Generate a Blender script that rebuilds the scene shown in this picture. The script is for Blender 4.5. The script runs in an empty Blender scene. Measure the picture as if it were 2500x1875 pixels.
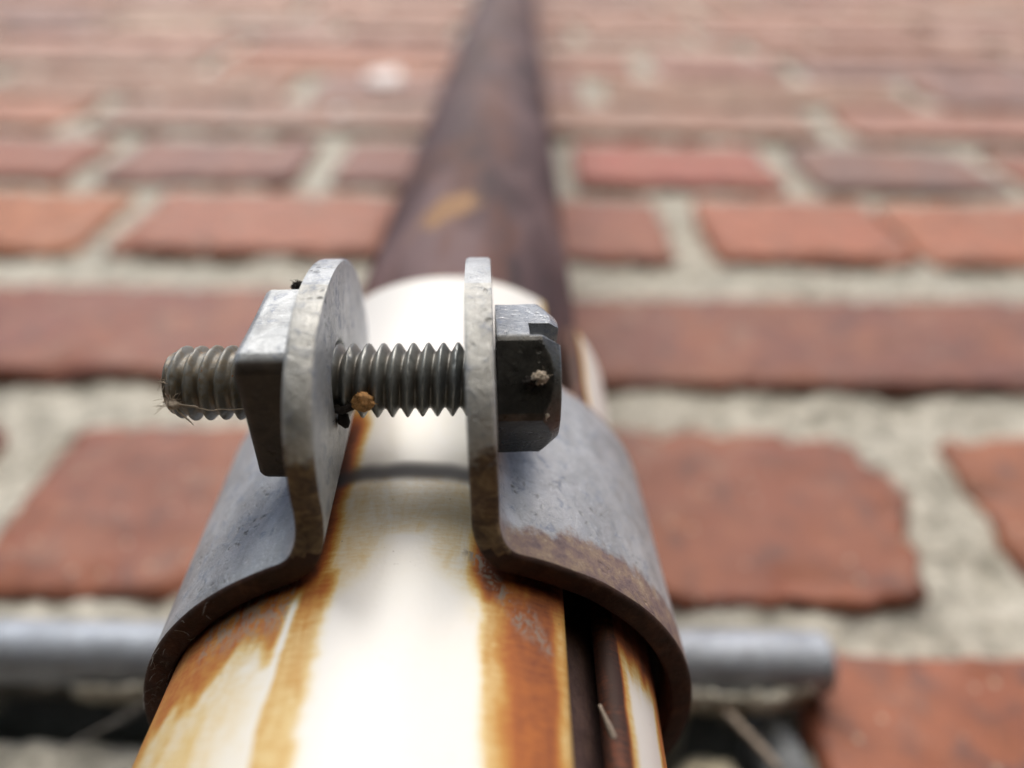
import bpy, bmesh, math, random
from mathutils import Vector, Matrix, noise
random.seed(7)
MM = 0.001
scene = bpy.context.scene
COL = scene.collection

# ------------------------------------------------------------------ camera
THETA = math.radians(54.47)            # how far the lens looks up
ROLL = math.atan(18 / 1214)
CAM_DIST = 114.4                       # mm from lens to brick face
F = Vector((0, math.cos(THETA), math.sin(THETA)))
R0 = Vector((1, 0, 0)); U0 = Vector((0, -math.sin(THETA), math.cos(THETA)))
R = math.cos(ROLL) * R0 + math.sin(ROLL) * U0
U = math.cos(ROLL) * U0 - math.sin(ROLL) * R0
cam_d = bpy.data.cameras.new('camera')
cam = bpy.data.objects.new('camera', cam_d); COL.objects.link(cam)
m = Matrix.Identity(4)
for i in range(3):
    m[i][0], m[i][1], m[i][2] = R[i], U[i], -F[i]
m[1][3] = -CAM_DIST * MM
cam.matrix_world = m
cam_d.sensor_width = 36; cam_d.lens = 36 * 1700 / 2500
cam_d.clip_start = 0.004; cam_d.clip_end = 60
cam_d.dof.use_dof = True
cam_d.dof.focus_distance = 0.0575
cam_d.dof.aperture_fstop = 8.8
scene.camera = cam

# ------------------------------------------------------------------ sky, sun, exposure
SUN_EL, SUN_AZ = 40.0, -20.0           # degrees; azimuth 0 = straight out from the wall, negative = from the left
world = bpy.data.worlds.new('World'); scene.world = world
world.use_nodes = True
wn = world.node_tree.nodes; wl = world.node_tree.links
wn.clear()
wo = wn.new('ShaderNodeOutputWorld'); bg = wn.new('ShaderNodeBackground'); sky = wn.new('ShaderNodeTexSky')
sky.sky_type = 'NISHITA'; sky.sun_disc = False
sky.sun_elevation = math.radians(SUN_EL)
sky.sun_rotation = math.radians(180 + SUN_AZ)
sky.air_density = 1.0; sky.dust_density = 3.0; sky.ozone_density = 1.0
bg.inputs['Strength'].default_value = 0.105
wl.new(sky.outputs[0], bg.inputs[0]); wl.new(bg.outputs[0], wo.inputs[0])
sl = bpy.data.lights.new('sun', 'SUN'); sun = bpy.data.objects.new('sun', sl); COL.objects.link(sun)
sl.energy = 1.5; sl.angle = math.radians(32); sl.color = (1.0, 0.94, 0.84)
se, sa = math.radians(SUN_EL), math.radians(SUN_AZ)
to_sun = Vector((math.sin(sa) * math.cos(se), -math.cos(sa) * math.cos(se), math.sin(se)))
sun.rotation_euler = to_sun.to_track_quat('Z', 'Y').to_euler()
vs = scene.view_settings
vs.view_transform = 'Standard'; vs.look = 'None'; vs.gamma = 1; vs.use_curve_mapping = False
vs.exposure = 0.62

# ------------------------------------------------------------------ helpers
def tag(o, label=None, cat=None, group=None, kind=None):
    if label: o['label'] = label
    if cat: o['category'] = cat
    if group: o['group'] = group
    if kind: o['kind'] = kind
    return o

def empty(name, loc_mm=(0, 0, 0), ry=0.0):
    o = bpy.data.objects.new(name, None); COL.objects.link(o)
    o.empty_display_size = 0.01
    o.location = Vector(loc_mm) * MM; o.rotation_euler = (0, ry, 0)
    return o

def mesh_obj(name, verts, faces, mats, parent=None, smooth=True, face_mats=None, attrs=None, auto=None):
    """verts are in millimetres, local to the object"""
    me = bpy.data.meshes.new(name)
    me.from_pydata([(x * MM, y * MM, z * MM) for x, y, z in verts], [], faces)
    for mt in (mats if isinstance(mats, (list, tuple)) else [mats]):
        me.materials.append(mt)
    if face_mats:
        me.polygons.foreach_set('material_index', face_mats)
    me.polygons.foreach_set('use_smooth', [smooth] * len(me.polygons))
    for k, vals in (attrs or {}).items():
        a = me.attributes.new(k, 'FLOAT', 'POINT'); a.data.foreach_set('value', vals)
    me.update()
    bm = bmesh.new(); bm.from_mesh(me)
    bmesh.ops.recalc_face_normals(bm, faces=bm.faces)
    if auto:
        for e in bm.edges:
            if len(e.link_faces) == 2 and e.calc_face_angle(0) > math.radians(auto):
                e.smooth = False
    bm.to_mesh(me); bm.free()
    o = bpy.data.objects.new(name, me); COL.objects.link(o)
    if parent: o.parent = parent
    return o

def nz(x, y=0.0, z=0.0):
    return noise.noise(Vector((x, y, z)))

def fbm(x, y, z=0.0, o=3):
    return noise.fractal(Vector((x, y, z)), 1.0, 2.0, o)

def sstep(a, b, x):
    if a == b: return float(x > a)
    t = min(1, max(0, (x - a) / (b - a))); return t * t * (3 - 2 * t)

def tube(pts, r, seg=8, closed_ends=True):
    """tube along mm points; r is a number or a list"""
    P = [Vector(p) for p in pts]; n = len(P)
    rr = r if isinstance(r, (list, tuple)) else [r] * n
    V, Fc = [], []
    up = Vector((0.31, 0.2, 0.93)).normalized()
    for i in range(n):
        t = (P[min(i + 1, n - 1)] - P[max(i - 1, 0)]).normalized()
        a = t.cross(up)
        if a.length < 1e-4: a = t.cross(Vector((1, 0, 0)))
        a.normalize(); b = t.cross(a)
        for k in range(seg):
            an = 2 * math.pi * k / seg
            V.append(tuple(P[i] + (a * math.cos(an) + b * math.sin(an)) * rr[i]))
    for i in range(n - 1):
        for k in range(seg):
            k2 = (k + 1) % seg
            Fc.append((i * seg + k, i * seg + k2, (i + 1) * seg + k2, (i + 1) * seg + k))
    if closed_ends:
        Fc.append(tuple(range(seg))); Fc.append(tuple((n - 1) * seg + k for k in range(seg)))
    return V, Fc

def merge(*parts):
    V, Fc = [], []
    for v, f in parts:
        o = len(V); V += list(v); Fc += [tuple(i + o for i in q) for q in f]
    return V, Fc

def wobble(p0, p1, n, amp, seed):
    p0, p1 = Vector(p0), Vector(p1); out = []
    for i in range(n):
        t = i / (n - 1); w = math.sin(math.pi * t) * amp
        q = p0.lerp(p1, t) + Vector((nz(t * 3, seed), nz(t * 3, seed + 9.3), nz(t * 3, seed + 4.7))) * w * 2
        out.append(tuple(q))
    return out

# ------------------------------------------------------------------ node helpers
class NT:
    def __init__(self, name):
        self.m = bpy.data.materials.new(name); self.m.use_nodes = True
        self.t = self.m.node_tree; self.n = self.t.nodes; self.l = self.t.links
        self.n.clear()
        self.out = self.n.new('ShaderNodeOutputMaterial')
        self.b = self.n.new('ShaderNodeBsdfPrincipled')
        self.l.new(self.b.outputs[0], self.out.inputs[0])
        self._co = None
    def link(self, a, b): self.l.new(a, b)
    def setv(self, sock, v):
        if hasattr(v, 'is_output') or isinstance(v, bpy.types.NodeSocket): self.l.new(v, sock)
        else: sock.default_value = v
    def co(self):
        if self._co is None:
            tc = self.n.new('ShaderNodeTexCoord')
            self._co = self.vmath('SCALE', tc.outputs['Object'], s=1000.0)
        return self._co
    def vmath(self, op, a, b=None, s=None):
        n = self.n.new('ShaderNodeVectorMath'); n.operation = op
        self.setv(n.inputs[0], a)
        if b is not None: self.setv(n.inputs[1], b)
        if s is not None: n.inputs['Scale'].default_value = s
        return n.outputs[0]
    def math(self, op, a, b=None, c=None, clamp=False):
        n = self.n.new('ShaderNodeMath'); n.operation = op; n.use_clamp = clamp
        self.setv(n.inputs[0], a)
        if b is not None: self.setv(n.inputs[1], b)
        if c is not None: self.setv(n.inputs[2], c)
        return n.outputs[0]
    def noise(self, scale, detail=4, rough=0.55, vec=None, dist=0.0, color=False):
        n = self.n.new('ShaderNodeTexNoise')
        n.inputs['Scale'].default_value = scale; n.inputs['Detail'].default_value = detail
        n.inputs['Roughness'].default_value = rough; n.inputs['Distortion'].default_value = dist
        self.l.new(vec if vec is not None else self.co(), n.inputs['Vector'])
        return n.outputs['Color' if color else 'Fac']
    def voro(self, scale, vec=None, feature='F1', rand=1.0):
        n = self.n.new('ShaderNodeTexVoronoi'); n.feature = feature
        n.inputs['Scale'].default_value = scale; n.inputs['Randomness'].default_value = rand
        self.l.new(vec if vec is not None else self.co(), n.inputs['Vector'])
        return n.outputs[0]
    def ramp(self, fac, stops, interp='LINEAR'):
        n = self.n.new('ShaderNodeValToRGB'); n.color_ramp.interpolation = interp
        e = n.color_ramp.elements
        while len(e) < len(stops): e.new(0.5)
        for el, (p, c) in zip(e, stops):
            el.position = p
            el.color = (c, c, c, 1) if isinstance(c, (int, float)) else (*c, 1)
        self.setv(n.inputs[0], fac)
        return n.outputs[0]
    def mix(self, fac, a, b, blend='MIX'):
        n = self.n.new('ShaderNodeMix'); n.data_type = 'RGBA'; n.blend_type = blend
        self.setv(n.inputs[0], fac)
        for s, v in ((n.inputs[6], a), (n.inputs[7], b)):
            if isinstance(v, tuple) and len(v) == 3: v = (*v, 1)
            self.setv(s, v)
        return n.outputs[2]
    def maprange(self, v, a, b, c=0.0, d=1.0, smooth=True):
        n = self.n.new('ShaderNodeMapRange')
        if smooth: n.interpolation_type = 'SMOOTHSTEP'
        self.setv(n.inputs[0], v)
        for i, q in zip((1, 2, 3, 4), (a, b, c, d)): n.inputs[i].default_value = q
        return n.outputs[0]
    def xyz(self, v=None):
        n = self.n.new('ShaderNodeSeparateXYZ'); self.l.new(v if v is not None else self.co(), n.inputs[0])
        return n.outputs
    def attr(self, name):
        n = self.n.new('ShaderNodeAttribute'); n.attribute_name = name; return n.outputs['Fac']
    def bump(self, h, dist_mm, strength=1.0, prev=None):
        n = self.n.new('ShaderNodeBump'); n.inputs['Strength'].default_value = strength
        n.inputs['Distance'].default_value = dist_mm * MM
        self.l.new(h, n.inputs['Height'])
        if prev is not None: self.l.new(prev, n.inputs['Normal'])
        return n.outputs[0]
    def set(self, **k):
        for key, v in k.items():
            name = {'color': 'Base Color', 'rough': 'Roughness', 'metal': 'Metallic', 'normal': 'Normal', 'spec': 'Specular IOR Level',
                    'sheen': 'Sheen Weight', 'sheen_rough': 'Sheen Roughness', 'coat': 'Coat Weight', 'coat_rough': 'Coat Roughness'}[key]
            if key == 'color' and isinstance(v, tuple): v = (*v[:3], 1)
            self.setv(self.b.inputs[name], v)
        return self.m

# ------------------------------------------------------------------ materials
def mat_brick():
    t = NT('brick_clay')
    oi = t.n.new('ShaderNodeObjectInfo')
    off = t.vmath('SCALE', oi.outputs['Location'], s=2300.0)
    v = t.vmath('ADD', t.co(), off)
    base = oi.outputs['Color']
    big = t.noise(0.035, 4, 0.6, v, 0.6)
    mid = t.noise(0.16, 5, 0.65, v)
    fine = t.noise(1.1, 4, 0.7, v)
    c = t.mix(t.maprange(big, 0.42, 0.62, 0, 0.5), base, (0.38, 0.125, 0.05))
    c = t.mix(t.maprange(mid, 0.47, 0.68, 0, 0.7), c, (0.125, 0.078, 0.078))          # burnt purple patches
    c = t.mix(t.maprange(t.noise(0.09, 4, 0.6, t.vmath('ADD', v, (31, 7, 3))), 0.54, 0.74, 0, 0.4), c, (0.36, 0.24, 0.19))   # lime bloom
    c = t.mix(t.maprange(fine, 0.35, 0.7, 0, 0.35), c, (0.13, 0.055, 0.04))
    spk = t.voro(0.20, v)
    c = t.mix(t.maprange(spk, 0.07, 0.16, 0.8, 0.0), c, (0.50, 0.40, 0.31))           # lime specks
    h = t.math('ADD', t.math('MULTIPLY', mid, 1.0), t.math('MULTIPLY', fine, 0.35))
    n = t.bump(h, 1.2, 0.9)
    return t.set(color=c, rough=t.maprange(mid, 0.3, 0.7, 0.55, 0.8), normal=n, spec=0.3, coat=0.5, coat_rough=0.5)

def mat_mortar():
    t = NT('sandy_mortar')
    big = t.noise(0.03, 4, 0.6); mid = t.noise(0.22, 5, 0.65); fine = t.noise(1.4, 4, 0.75)
    c = t.ramp(mid, [(0.32, (0.24, 0.23, 0.19)), (0.5, (0.53, 0.51, 0.435)), (0.68, (0.76, 0.735, 0.65))])
    c = t.mix(t.maprange(big, 0.5, 0.75, 0, 0.55), c, (0.40, 0.395, 0.36))
    grain = t.voro(0.75)
    c = t.mix(t.maprange(grain, 0.08, 0.30, 0.6, 0.0), c, (0.28, 0.25, 0.20))
    g2 = t.voro(0.5, t.vmath('ADD', t.co(), (13, 5, 9)))
    c = t.mix(t.maprange(g2, 0.1, 0.3, 0.6, 0.0), c, (0.72, 0.70, 0.63))
    moss = t.noise(0.07, 5, 0.7, t.vmath('ADD', t.co(), (70, 0, 20)))
    c = t.mix(t.maprange(moss, 0.60, 0.74, 0, 0.5), c, (0.24, 0.24, 0.175))
    h = t.math('ADD', mid, t.math('MULTIPLY', fine, 0.45))
    h = t.math('SUBTRACT', h, t.math('MULTIPLY', grain, 0.3))
    return t.set(color=c, rough=0.9, normal=t.bump(h, 1.6, 1.0), spec=0.25, coat=0.55, coat_rough=0.48)

def zinc_nodes(t, tint=(0.43, 0.455, 0.485)):
    big = t.noise(0.16, 5, 0.62, dist=0.8); mid = t.noise(0.75, 6, 0.72, dist=0.5); fine = t.noise(5.0, 3, 0.7)
    c = t.ramp(big, [(0.30, tuple(q * 0.70 for q in tint)), (0.5, tint), (0.70, tuple(min(1, q * 1.30) for q in tint))])
    # bluish passivated patches, dull spots and pale bloom
    c = t.mix(t.maprange(mid, 0.52, 0.66, 0, 0.6), c, tuple(tint[i] * (0.50, 0.57, 0.75)[i] for i in range(3)))
    c = t.mix(t.maprange(t.noise(1.7, 6, 0.75, t.vmath('ADD', t.co(), (21, 4, 9))), 0.54, 0.66, 0, 0.55), c, tuple(min(1, q * 1.45) for q in tint))
    c = t.mix(t.maprange(t.noise(0.35, 5, 0.7, t.vmath('ADD', t.co(), (2, 44, 6)), 1.0), 0.55, 0.68, 0, 0.5), c, tuple(q * 0.55 for q in tint))
    # drawn scratches across the sheet
    sc = t.vmath('MULTIPLY', t.co(), (0.8, 0.8, 6.0))
    scr = t.noise(1.2, 3, 0.6, sc, 0.4)
    c = t.mix(t.maprange(scr, 0.58, 0.70, 0, 0.45), c, (0.62, 0.64, 0.66))
    pit = t.voro(1.1, t.vmath('ADD', t.co(), t.vmath('SCALE', t.noise(1.5, 3, 0.6, color=True), s=0.9)), feature='F1')
    pm = t.math('MULTIPLY', t.maprange(pit, 0.05, 0.38, 1.0, 0.0), t.maprange(t.noise(0.22, 4, 0.6), 0.49, 0.64))
    c = t.mix(t.math('MULTIPLY', pm, 0.5), c, tuple(q * 0.42 for q in tint))
    h = t.math('ADD', t.math('MULTIPLY', mid, 1.0), t.math('MULTIPLY', fine, 0.3))
    h = t.math('SUBTRACT', h, t.math('MULTIPLY', pm, 0.8))
    r = t.math('ADD', t.maprange(mid, 0.3, 0.7, 0.34, 0.58), t.math('MULTIPLY', pm, 0.25))
    return c, r, h

def mat_ring():
    """galvanised sheet; rust blooms along the lower rim on the right and thin rust at the upper rim"""
    t = NT('galvanised_band')
    c, r, h = zinc_nodes(t)
    x, y, z = t.xyz()
    ang = t.math('MULTIPLY', t.math('ARCTAN2', x, t.math('MULTIPLY', y, -1.0)), 57.29578)
    wob = t.math('MULTIPLY', t.math('SUBTRACT', t.noise(0.42, 5, 0.7), 0.5), 5.0)
    zz = t.math('ADD', z, wob)
    width = t.maprange(ang, 20, 40, -10.6, -9.2)
    lo = t.math('MULTIPLY', t.maprange(t.math('SUBTRACT', zz, width), -0.6, 0.9, 1.0, 0.0), t.maprange(ang, 10, 19))
    hi = t.math('MULTIPLY', t.maprange(t.math('ADD', z, t.math('MULTIPLY', wob, 0.35)), 11.7, 12.9), t.maprange(ang, 15, 25))
    rust = t.math('MAXIMUM', lo, hi)
    rc = t.ramp(t.noise(0.8, 5, 0.7), [(0.30, (0.12, 0.085, 0.10)), (0.46, (0.22, 0.155, 0.145)), (0.60, (0.30, 0.22, 0.165)), (0.74, (0.46, 0.38, 0.29))])
    c = t.mix(rust, c, rc)
    n = t.bump(h, 0.16, 0.9)
    return t.set(color=c, metal=t.math('MULTIPLY_ADD', rust, -0.35, 0.38), rough=t.math('MAXIMUM', r, t.math('MULTIPLY', rust, 0.62)), normal=n)

def mat_zinc(name='galvanised_steel', tint=(0.45, 0.465, 0.485), metal=0.5, dull=0.0):
    t = NT(name); c, r, h = zinc_nodes(t, tint)
    r = t.math('ADD', r, dull)
    return t.set(color=c, metal=metal, rough=r, normal=t.bump(h, 0.08, 0.9))

def mat_edge():
    """cut edge of the lug: zinc toward the tip, rust and dirt creeping out from the bend"""
    t = NT('rusted_cut_edge')
    zc, zr, zh = zinc_nodes(t, (0.46, 0.465, 0.45))
    v = t.vmath('MULTIPLY', t.co(), (1.0, 1.6, 1.0))
    a = t.noise(0.55, 6, 0.7, v, 1.0)
    c = t.ramp(a, [(0.30, (0.03, 0.018, 0.012)), (0.44, (0.085, 0.052, 0.030)), (0.58, (0.19, 0.125, 0.062)), (0.75, (0.34, 0.25, 0.14))])
    x, y, z = t.xyz()
    q = t.math('ADD', y, t.math('MULTIPLY', t.math('SUBTRACT', t.noise(0.45, 6, 0.75, t.vmath('ADD', t.co(), (5, 2, 8))), 0.5), 9.0))
    k = t.maprange(q, -33.6, -31.4)
    spot = t.maprange(t.noise(1.3, 5, 0.7), 0.62, 0.70, 0, 0.7)
    k = t.math('MAXIMUM', k, t.math('MULTIPLY', spot, t.maprange(y, -37.5, -33.0)))
    return t.set(color=t.mix(k, zc, c), rough=t.math('MAXIMUM', zr, t.math('MULTIPLY', k, 0.75)), metal=t.math('MULTIPLY_ADD', k, -0.4, 0.4),
                 normal=t.bump(t.math('ADD', zh, t.math('MULTIPLY', a, k)), 0.25, 0.9))

def mat_rim():
    t = NT('dark_rust_rim')
    a = t.noise(0.5, 6, 0.7)
    c = t.ramp(a, [(0.3, (0.016, 0.006, 0.004)), (0.55, (0.045, 0.016, 0.009)), (0.8, (0.10, 0.045, 0.022))])
    return t.set(color=c, rough=0.8, normal=t.bump(a, 0.4, 0.8))

def mat_thread():
    t = NT('threaded_zinc')
    x, y, z = t.xyz()
    a = t.noise(0.7, 5, 0.65); f = t.noise(4.0, 4, 0.7)
    c = t.ramp(a, [(0.3, (0.19, 0.20, 0.195)), (0.6, (0.30, 0.315, 0.31)), (0.8, (0.42, 0.43, 0.42))])
    deep = t.attr('groove')
    c = t.mix(t.math('MULTIPLY', deep, t.maprange(a, 0.3, 0.6, 0.25, 0.75)), c, (0.075, 0.06, 0.045))
    # dirt and rust on the free end beyond the nut
    endm = t.maprange(x, -13.0, -11.0, 1.0, 0.0)
    rn = t.maprange(t.noise(1.2, 5, 0.7), 0.44, 0.62)
    c = t.mix(t.math('MULTIPLY', endm, t.math('MULTIPLY_ADD', rn, 0.6, 0.1)), c, (0.19, 0.15, 0.095))
    c = t.mix(t.math('MULTIPLY', endm, t.maprange(t.noise(0.9, 5, 0.7, t.vmath('ADD', t.co(), (9, 4, 2))), 0.62, 0.72)), c, (0.30, 0.12, 0.03))
    return t.set(color=c, metal=t.math('MULTIPLY_ADD', endm, -0.35, 0.55), rough=t.maprange(f, 0.3, 0.7, 0.34, 0.52), normal=t.bump(f, 0.04, 0.8))

def mat_nut():
    t = NT('nut_steel')
    c, r, h = zinc_nodes(t, (0.36, 0.38, 0.40))
    g = t.noise(0.4, 6, 0.7, dist=0.6)
    x, y, z = t.xyz()
    side = t.attr('flat_shade')
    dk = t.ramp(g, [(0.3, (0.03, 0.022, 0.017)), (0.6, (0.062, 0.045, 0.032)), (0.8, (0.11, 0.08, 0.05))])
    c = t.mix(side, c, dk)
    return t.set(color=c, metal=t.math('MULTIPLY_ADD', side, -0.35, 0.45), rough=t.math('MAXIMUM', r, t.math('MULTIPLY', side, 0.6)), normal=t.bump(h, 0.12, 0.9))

def mat_head():
    t = NT('bolt_head_steel')
    c, r, h = zinc_nodes(t, (0.30, 0.325, 0.355))
    g = t.noise(0.45, 6, 0.7, dist=0.8)
    side = t.attr('flat_shade')
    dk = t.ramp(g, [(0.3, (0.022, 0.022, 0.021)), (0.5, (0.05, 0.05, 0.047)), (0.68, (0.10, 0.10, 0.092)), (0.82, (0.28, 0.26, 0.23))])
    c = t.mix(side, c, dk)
    return t.set(color=c, metal=t.math('MULTIPLY_ADD', side, -0.25, 0.45), rough=t.math('MULTIPLY', r, 0.66), normal=t.bump(h, 0.08, 0.9))

def mat_sleeve():
    t = NT('rust_stained_enamel')
    a = t.attr('rust')
    v = t.vmath('MULTIPLY', t.co(), (1.0, 1.0, 0.35))
    n1 = t.math('SUBTRACT', t.noise(0.42, 7, 0.72, v, 0.9), 0.5)
    n2 = t.math('SUBTRACT', t.noise(2.2, 5, 0.7, t.vmath('MULTIPLY', t.co(), (0.35, 0.35, 1.6))), 0.5)
    w = t.maprange(a, 0.0, 0.25, 0.10, 0.68)
    s = t.math('ADD', a, t.math('MULTIPLY', n1, t.math('MULTIPLY', w, 0.75)))
    s = t.math('ADD', s, t.math('MULTIPLY', n2, t.math('MULTIPLY', w, 0.55)), clamp=True)
    c = t.ramp(s, [(0.0, (0.84, 0.835, 0.82)), (0.10, (0.82, 0.79, 0.70)), (0.27, (0.72, 0.55, 0.25)), (0.45, (0.56, 0.29, 0.062)),
                   (0.63, (0.43, 0.13, 0.028)), (0.80, (0.22, 0.06, 0.022)), (1.0, (0.045, 0.018, 0.012))])
    # tiny specks of dirt, and grey flakes where rust has lifted
    sp = t.voro(1.5, t.vmath('ADD', t.co(), (3, 8, 1)))
    spm = t.math('MULTIPLY', t.maprange(sp, 0.06, 0.12, 0.7, 0.0), t.maprange(t.noise(0.3, 3, 0.6), 0.5, 0.6))
    c = t.mix(spm, c, (0.10, 0.075, 0.05))
    fl = t.math('MULTIPLY', t.attr('flake'), t.maprange(t.noise(1.0, 6, 0.75, t.vmath('MULTIPLY', t.co(), (1.2, 1.2, 0.9)), 1.2), 0.47, 0.53))
    c = t.mix(fl, c, (0.30, 0.26, 0.22))
    c = t.mix(t.math('MULTIPLY', t.attr('sleeve_shade'), 0.96), c, (0.030, 0.029, 0.036))
    rough = t.math('MAXIMUM', t.maprange(s, 0.15, 0.6, 0.30, 0.7), t.math('MULTIPLY', t.attr('sleeve_shade'), 0.75))
    hgt = t.math('ADD', t.math('MULTIPLY', s, 0.6), t.math('MULTIPLY', t.noise(3.0, 4, 0.7), 0.25))
    return t.set(color=c, rough=rough, normal=t.bump(hgt, 0.12, 0.7), spec=0.5)

def mat_pipe():
    t = NT('rusty_brown_paint')
    v = t.vmath('MULTIPLY', t.co(), (1, 1, 0.30))
    a = t.noise(0.06, 5, 0.6, v, 0.8); b = t.noise(0.10, 5, 0.65, t.vmath('ADD', v, (50, 3, 8))); f = t.noise(1.0, 4, 0.7)
    c = t.ramp(a, [(0.38, (0.036, 0.018, 0.022)), (0.5, (0.075, 0.040, 0.045)), (0.62, (0.16, 0.10, 0.105))])
    c = t.mix(t.maprange(b, 0.48, 0.62, 0, 0.6), c, (0.14, 0.056, 0.036))
    c = t.mix(t.maprange(t.attr('patch'), 0.2, 0.8), c, t.mix(t.maprange(f, 0.3, 0.7), (0.40, 0.22, 0.085), (0.23, 0.13, 0.08)))
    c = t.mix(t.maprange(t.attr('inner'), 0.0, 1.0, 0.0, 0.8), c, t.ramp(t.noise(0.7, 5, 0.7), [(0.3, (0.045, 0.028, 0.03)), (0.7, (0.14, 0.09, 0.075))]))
    return t.set(color=c, rough=t.maprange(f, 0.3, 0.7, 0.58, 0.76), normal=t.bump(f, 0.25, 0.8), spec=0.32)

def mat_plain(name, col, rough=0.8, var=0.35, scale=0.8, metal=0.0, bump=0.3):
    t = NT(name); a = t.noise(scale, 5, 0.65)
    c = t.ramp(a, [(0.3, tuple(q * (1 - var) for q in col)), (0.7, tuple(min(1, q * (1 + var)) for q in col))])
    return t.set(color=c, rough=rough, metal=metal, normal=t.bump(a, bump, 0.7))

M_BRICK, M_MORTAR, M_RING, M_ZINC = mat_brick(), mat_mortar(), mat_ring(), mat_zinc()
M_EDGE, M_RIM, M_THREAD, M_NUT, M_HEAD = mat_edge(), mat_rim(), mat_thread(), mat_nut(), mat_head()
M_SLEEVE, M_PIPE = mat_sleeve(), mat_pipe()
M_ROD = mat_zinc('dull_galvanised_rod', (0.33, 0.365, 0.42), 0.5, 0.1)
M_SILK = mat_plain('pale_fibre', (0.42, 0.36, 0.29), 0.85, 0.35, 2.0)
M_WEB = mat_plain('dusty_web', (0.26, 0.25, 0.24), 0.85, 0.2)
M_COCOON = mat_plain('amber_husk', (0.50, 0.27, 0.10), 0.75, 0.5, 2.5)
M_DEBRIS = mat_plain('black_debris', (0.018, 0.014, 0.012), 0.9, 0.4, 2.0)
M_TWIG = mat_plain('grey_twig', (0.30, 0.25, 0.205), 0.85, 0.35, 0.6)
M_SLATE = mat_plain('grey_slate', (0.16, 0.175, 0.19), 0.7, 0.35, 0.25)
M_CAVITY = mat_plain('shaded_cavity', (0.17, 0.185, 0.19), 0.95, 0.4, 0.2)  # darker than the mortar: the hole's shade is put into the colour
M_PEBBLE = mat_plain('beige_pebble', (0.42, 0.38, 0.28), 0.85, 0.35, 0.3)
M_PAINTSPOT = mat_plain('pale_paint', (0.84, 0.81, 0.82), 0.7, 0.05, 0.1)

# ------------------------------------------------------------------ brick wall
wall = empty('brick_wall', (0, 0, 0))
tag(wall, 'weathered red brick wall with thick pale sandy mortar behind the pipe', 'wall')

RED, DKRED, ORANGE, PURPLE, PINK, PALE = (0.26, 0.075, 0.045), (0.19, 0.06, 0.042), (0.52, 0.175, 0.065), (0.19, 0.095, 0.09), (0.36, 0.115, 0.068), (0.34, 0.165, 0.115)
# course: bottom, top (mm) and a list of (x0, x1, colour)
courses = [
    (-62, -10, [(-330, -120, RED), (-102, 106, PINK), (124, 330, RED)]),
    (23, 76, [(-365, -160, RED), (51, 258, (0.37, 0.12, 0.058)), (276, 480, RED)]),
    (87, 139.5, [(-345, -128, DKRED), (-111, 90, (0.27, 0.082, 0.047)), (108, 325, (0.36, 0.115, 0.055)), (343, 550, RED)]),
    (161, 212, [(-445, -238, PINK), (-220, -9, (0.24, 0.072, 0.048)), (9, 222, (0.22, 0.068, 0.046)), (240, 450, RED)]),
    (241.5, 303, [(-385, -281, RED), (-265, -169, ORANGE), (-155, -52, (0.42, 0.135, 0.075)), (-38, 63, (0.32, 0.095, 0.058)), (78, 155, (0.50, 0.165, 0.078)), (159, 264, (0.48, 0.16, 0.075)), (278, 490, PINK)]),
    (320, 381, [(-425, -322, PURPLE), (-308, -214, PINK), (-199, -105, (0.27, 0.105, 0.085)), (-88, 16, (0.29, 0.10, 0.075)), (30, 129, (0.44, 0.11, 0.072)), (144, 236, (0.22, 0.12, 0.115)), (250, 357, PINK), (371, 470, RED)]),
]
z0 = 404.0
k = 0
pal = [PALE, PINK, PURPLE, (0.46, 0.30, 0.235), ORANGE, (0.50, 0.27, 0.18), PALE, RED, (0.42, 0.29, 0.25)]
special = {0: [(-480, -263, ORANGE), (-245, -40, (0.27, 0.135, 0.12)), (-22, 178, PALE), (197, 400, PINK), (418, 620, PINK)],
           1: [(-590, -380, PALE), (-362, -155, PALE), (-137, 44, (0.27, 0.14, 0.13)), (62, 265, PALE), (283, 490, PURPLE), (508, 715, PINK)],
           2: [(-440, -246, PALE), (-228, -40, ORANGE), (-22, 90, PINK), (108, 205, (0.35, 0.13, 0.11)), (223, 420, PURPLE), (438, 640, PINK)]}
while z0 < 1750:
    if k in special:
        row = special[k]
    else:
        header = k % 3 == 1
        w = 100 if header else 206
        x = -900 + random.uniform(0, 200); row = []
        while x < 900:
            row.append((x, x + w + random.uniform(-4, 4), random.choice(pal))); x += w + 13
    courses.append((z0, z0 + 63 + random.uniform(-3, 2), row)); z0 += 77; k += 1

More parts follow.
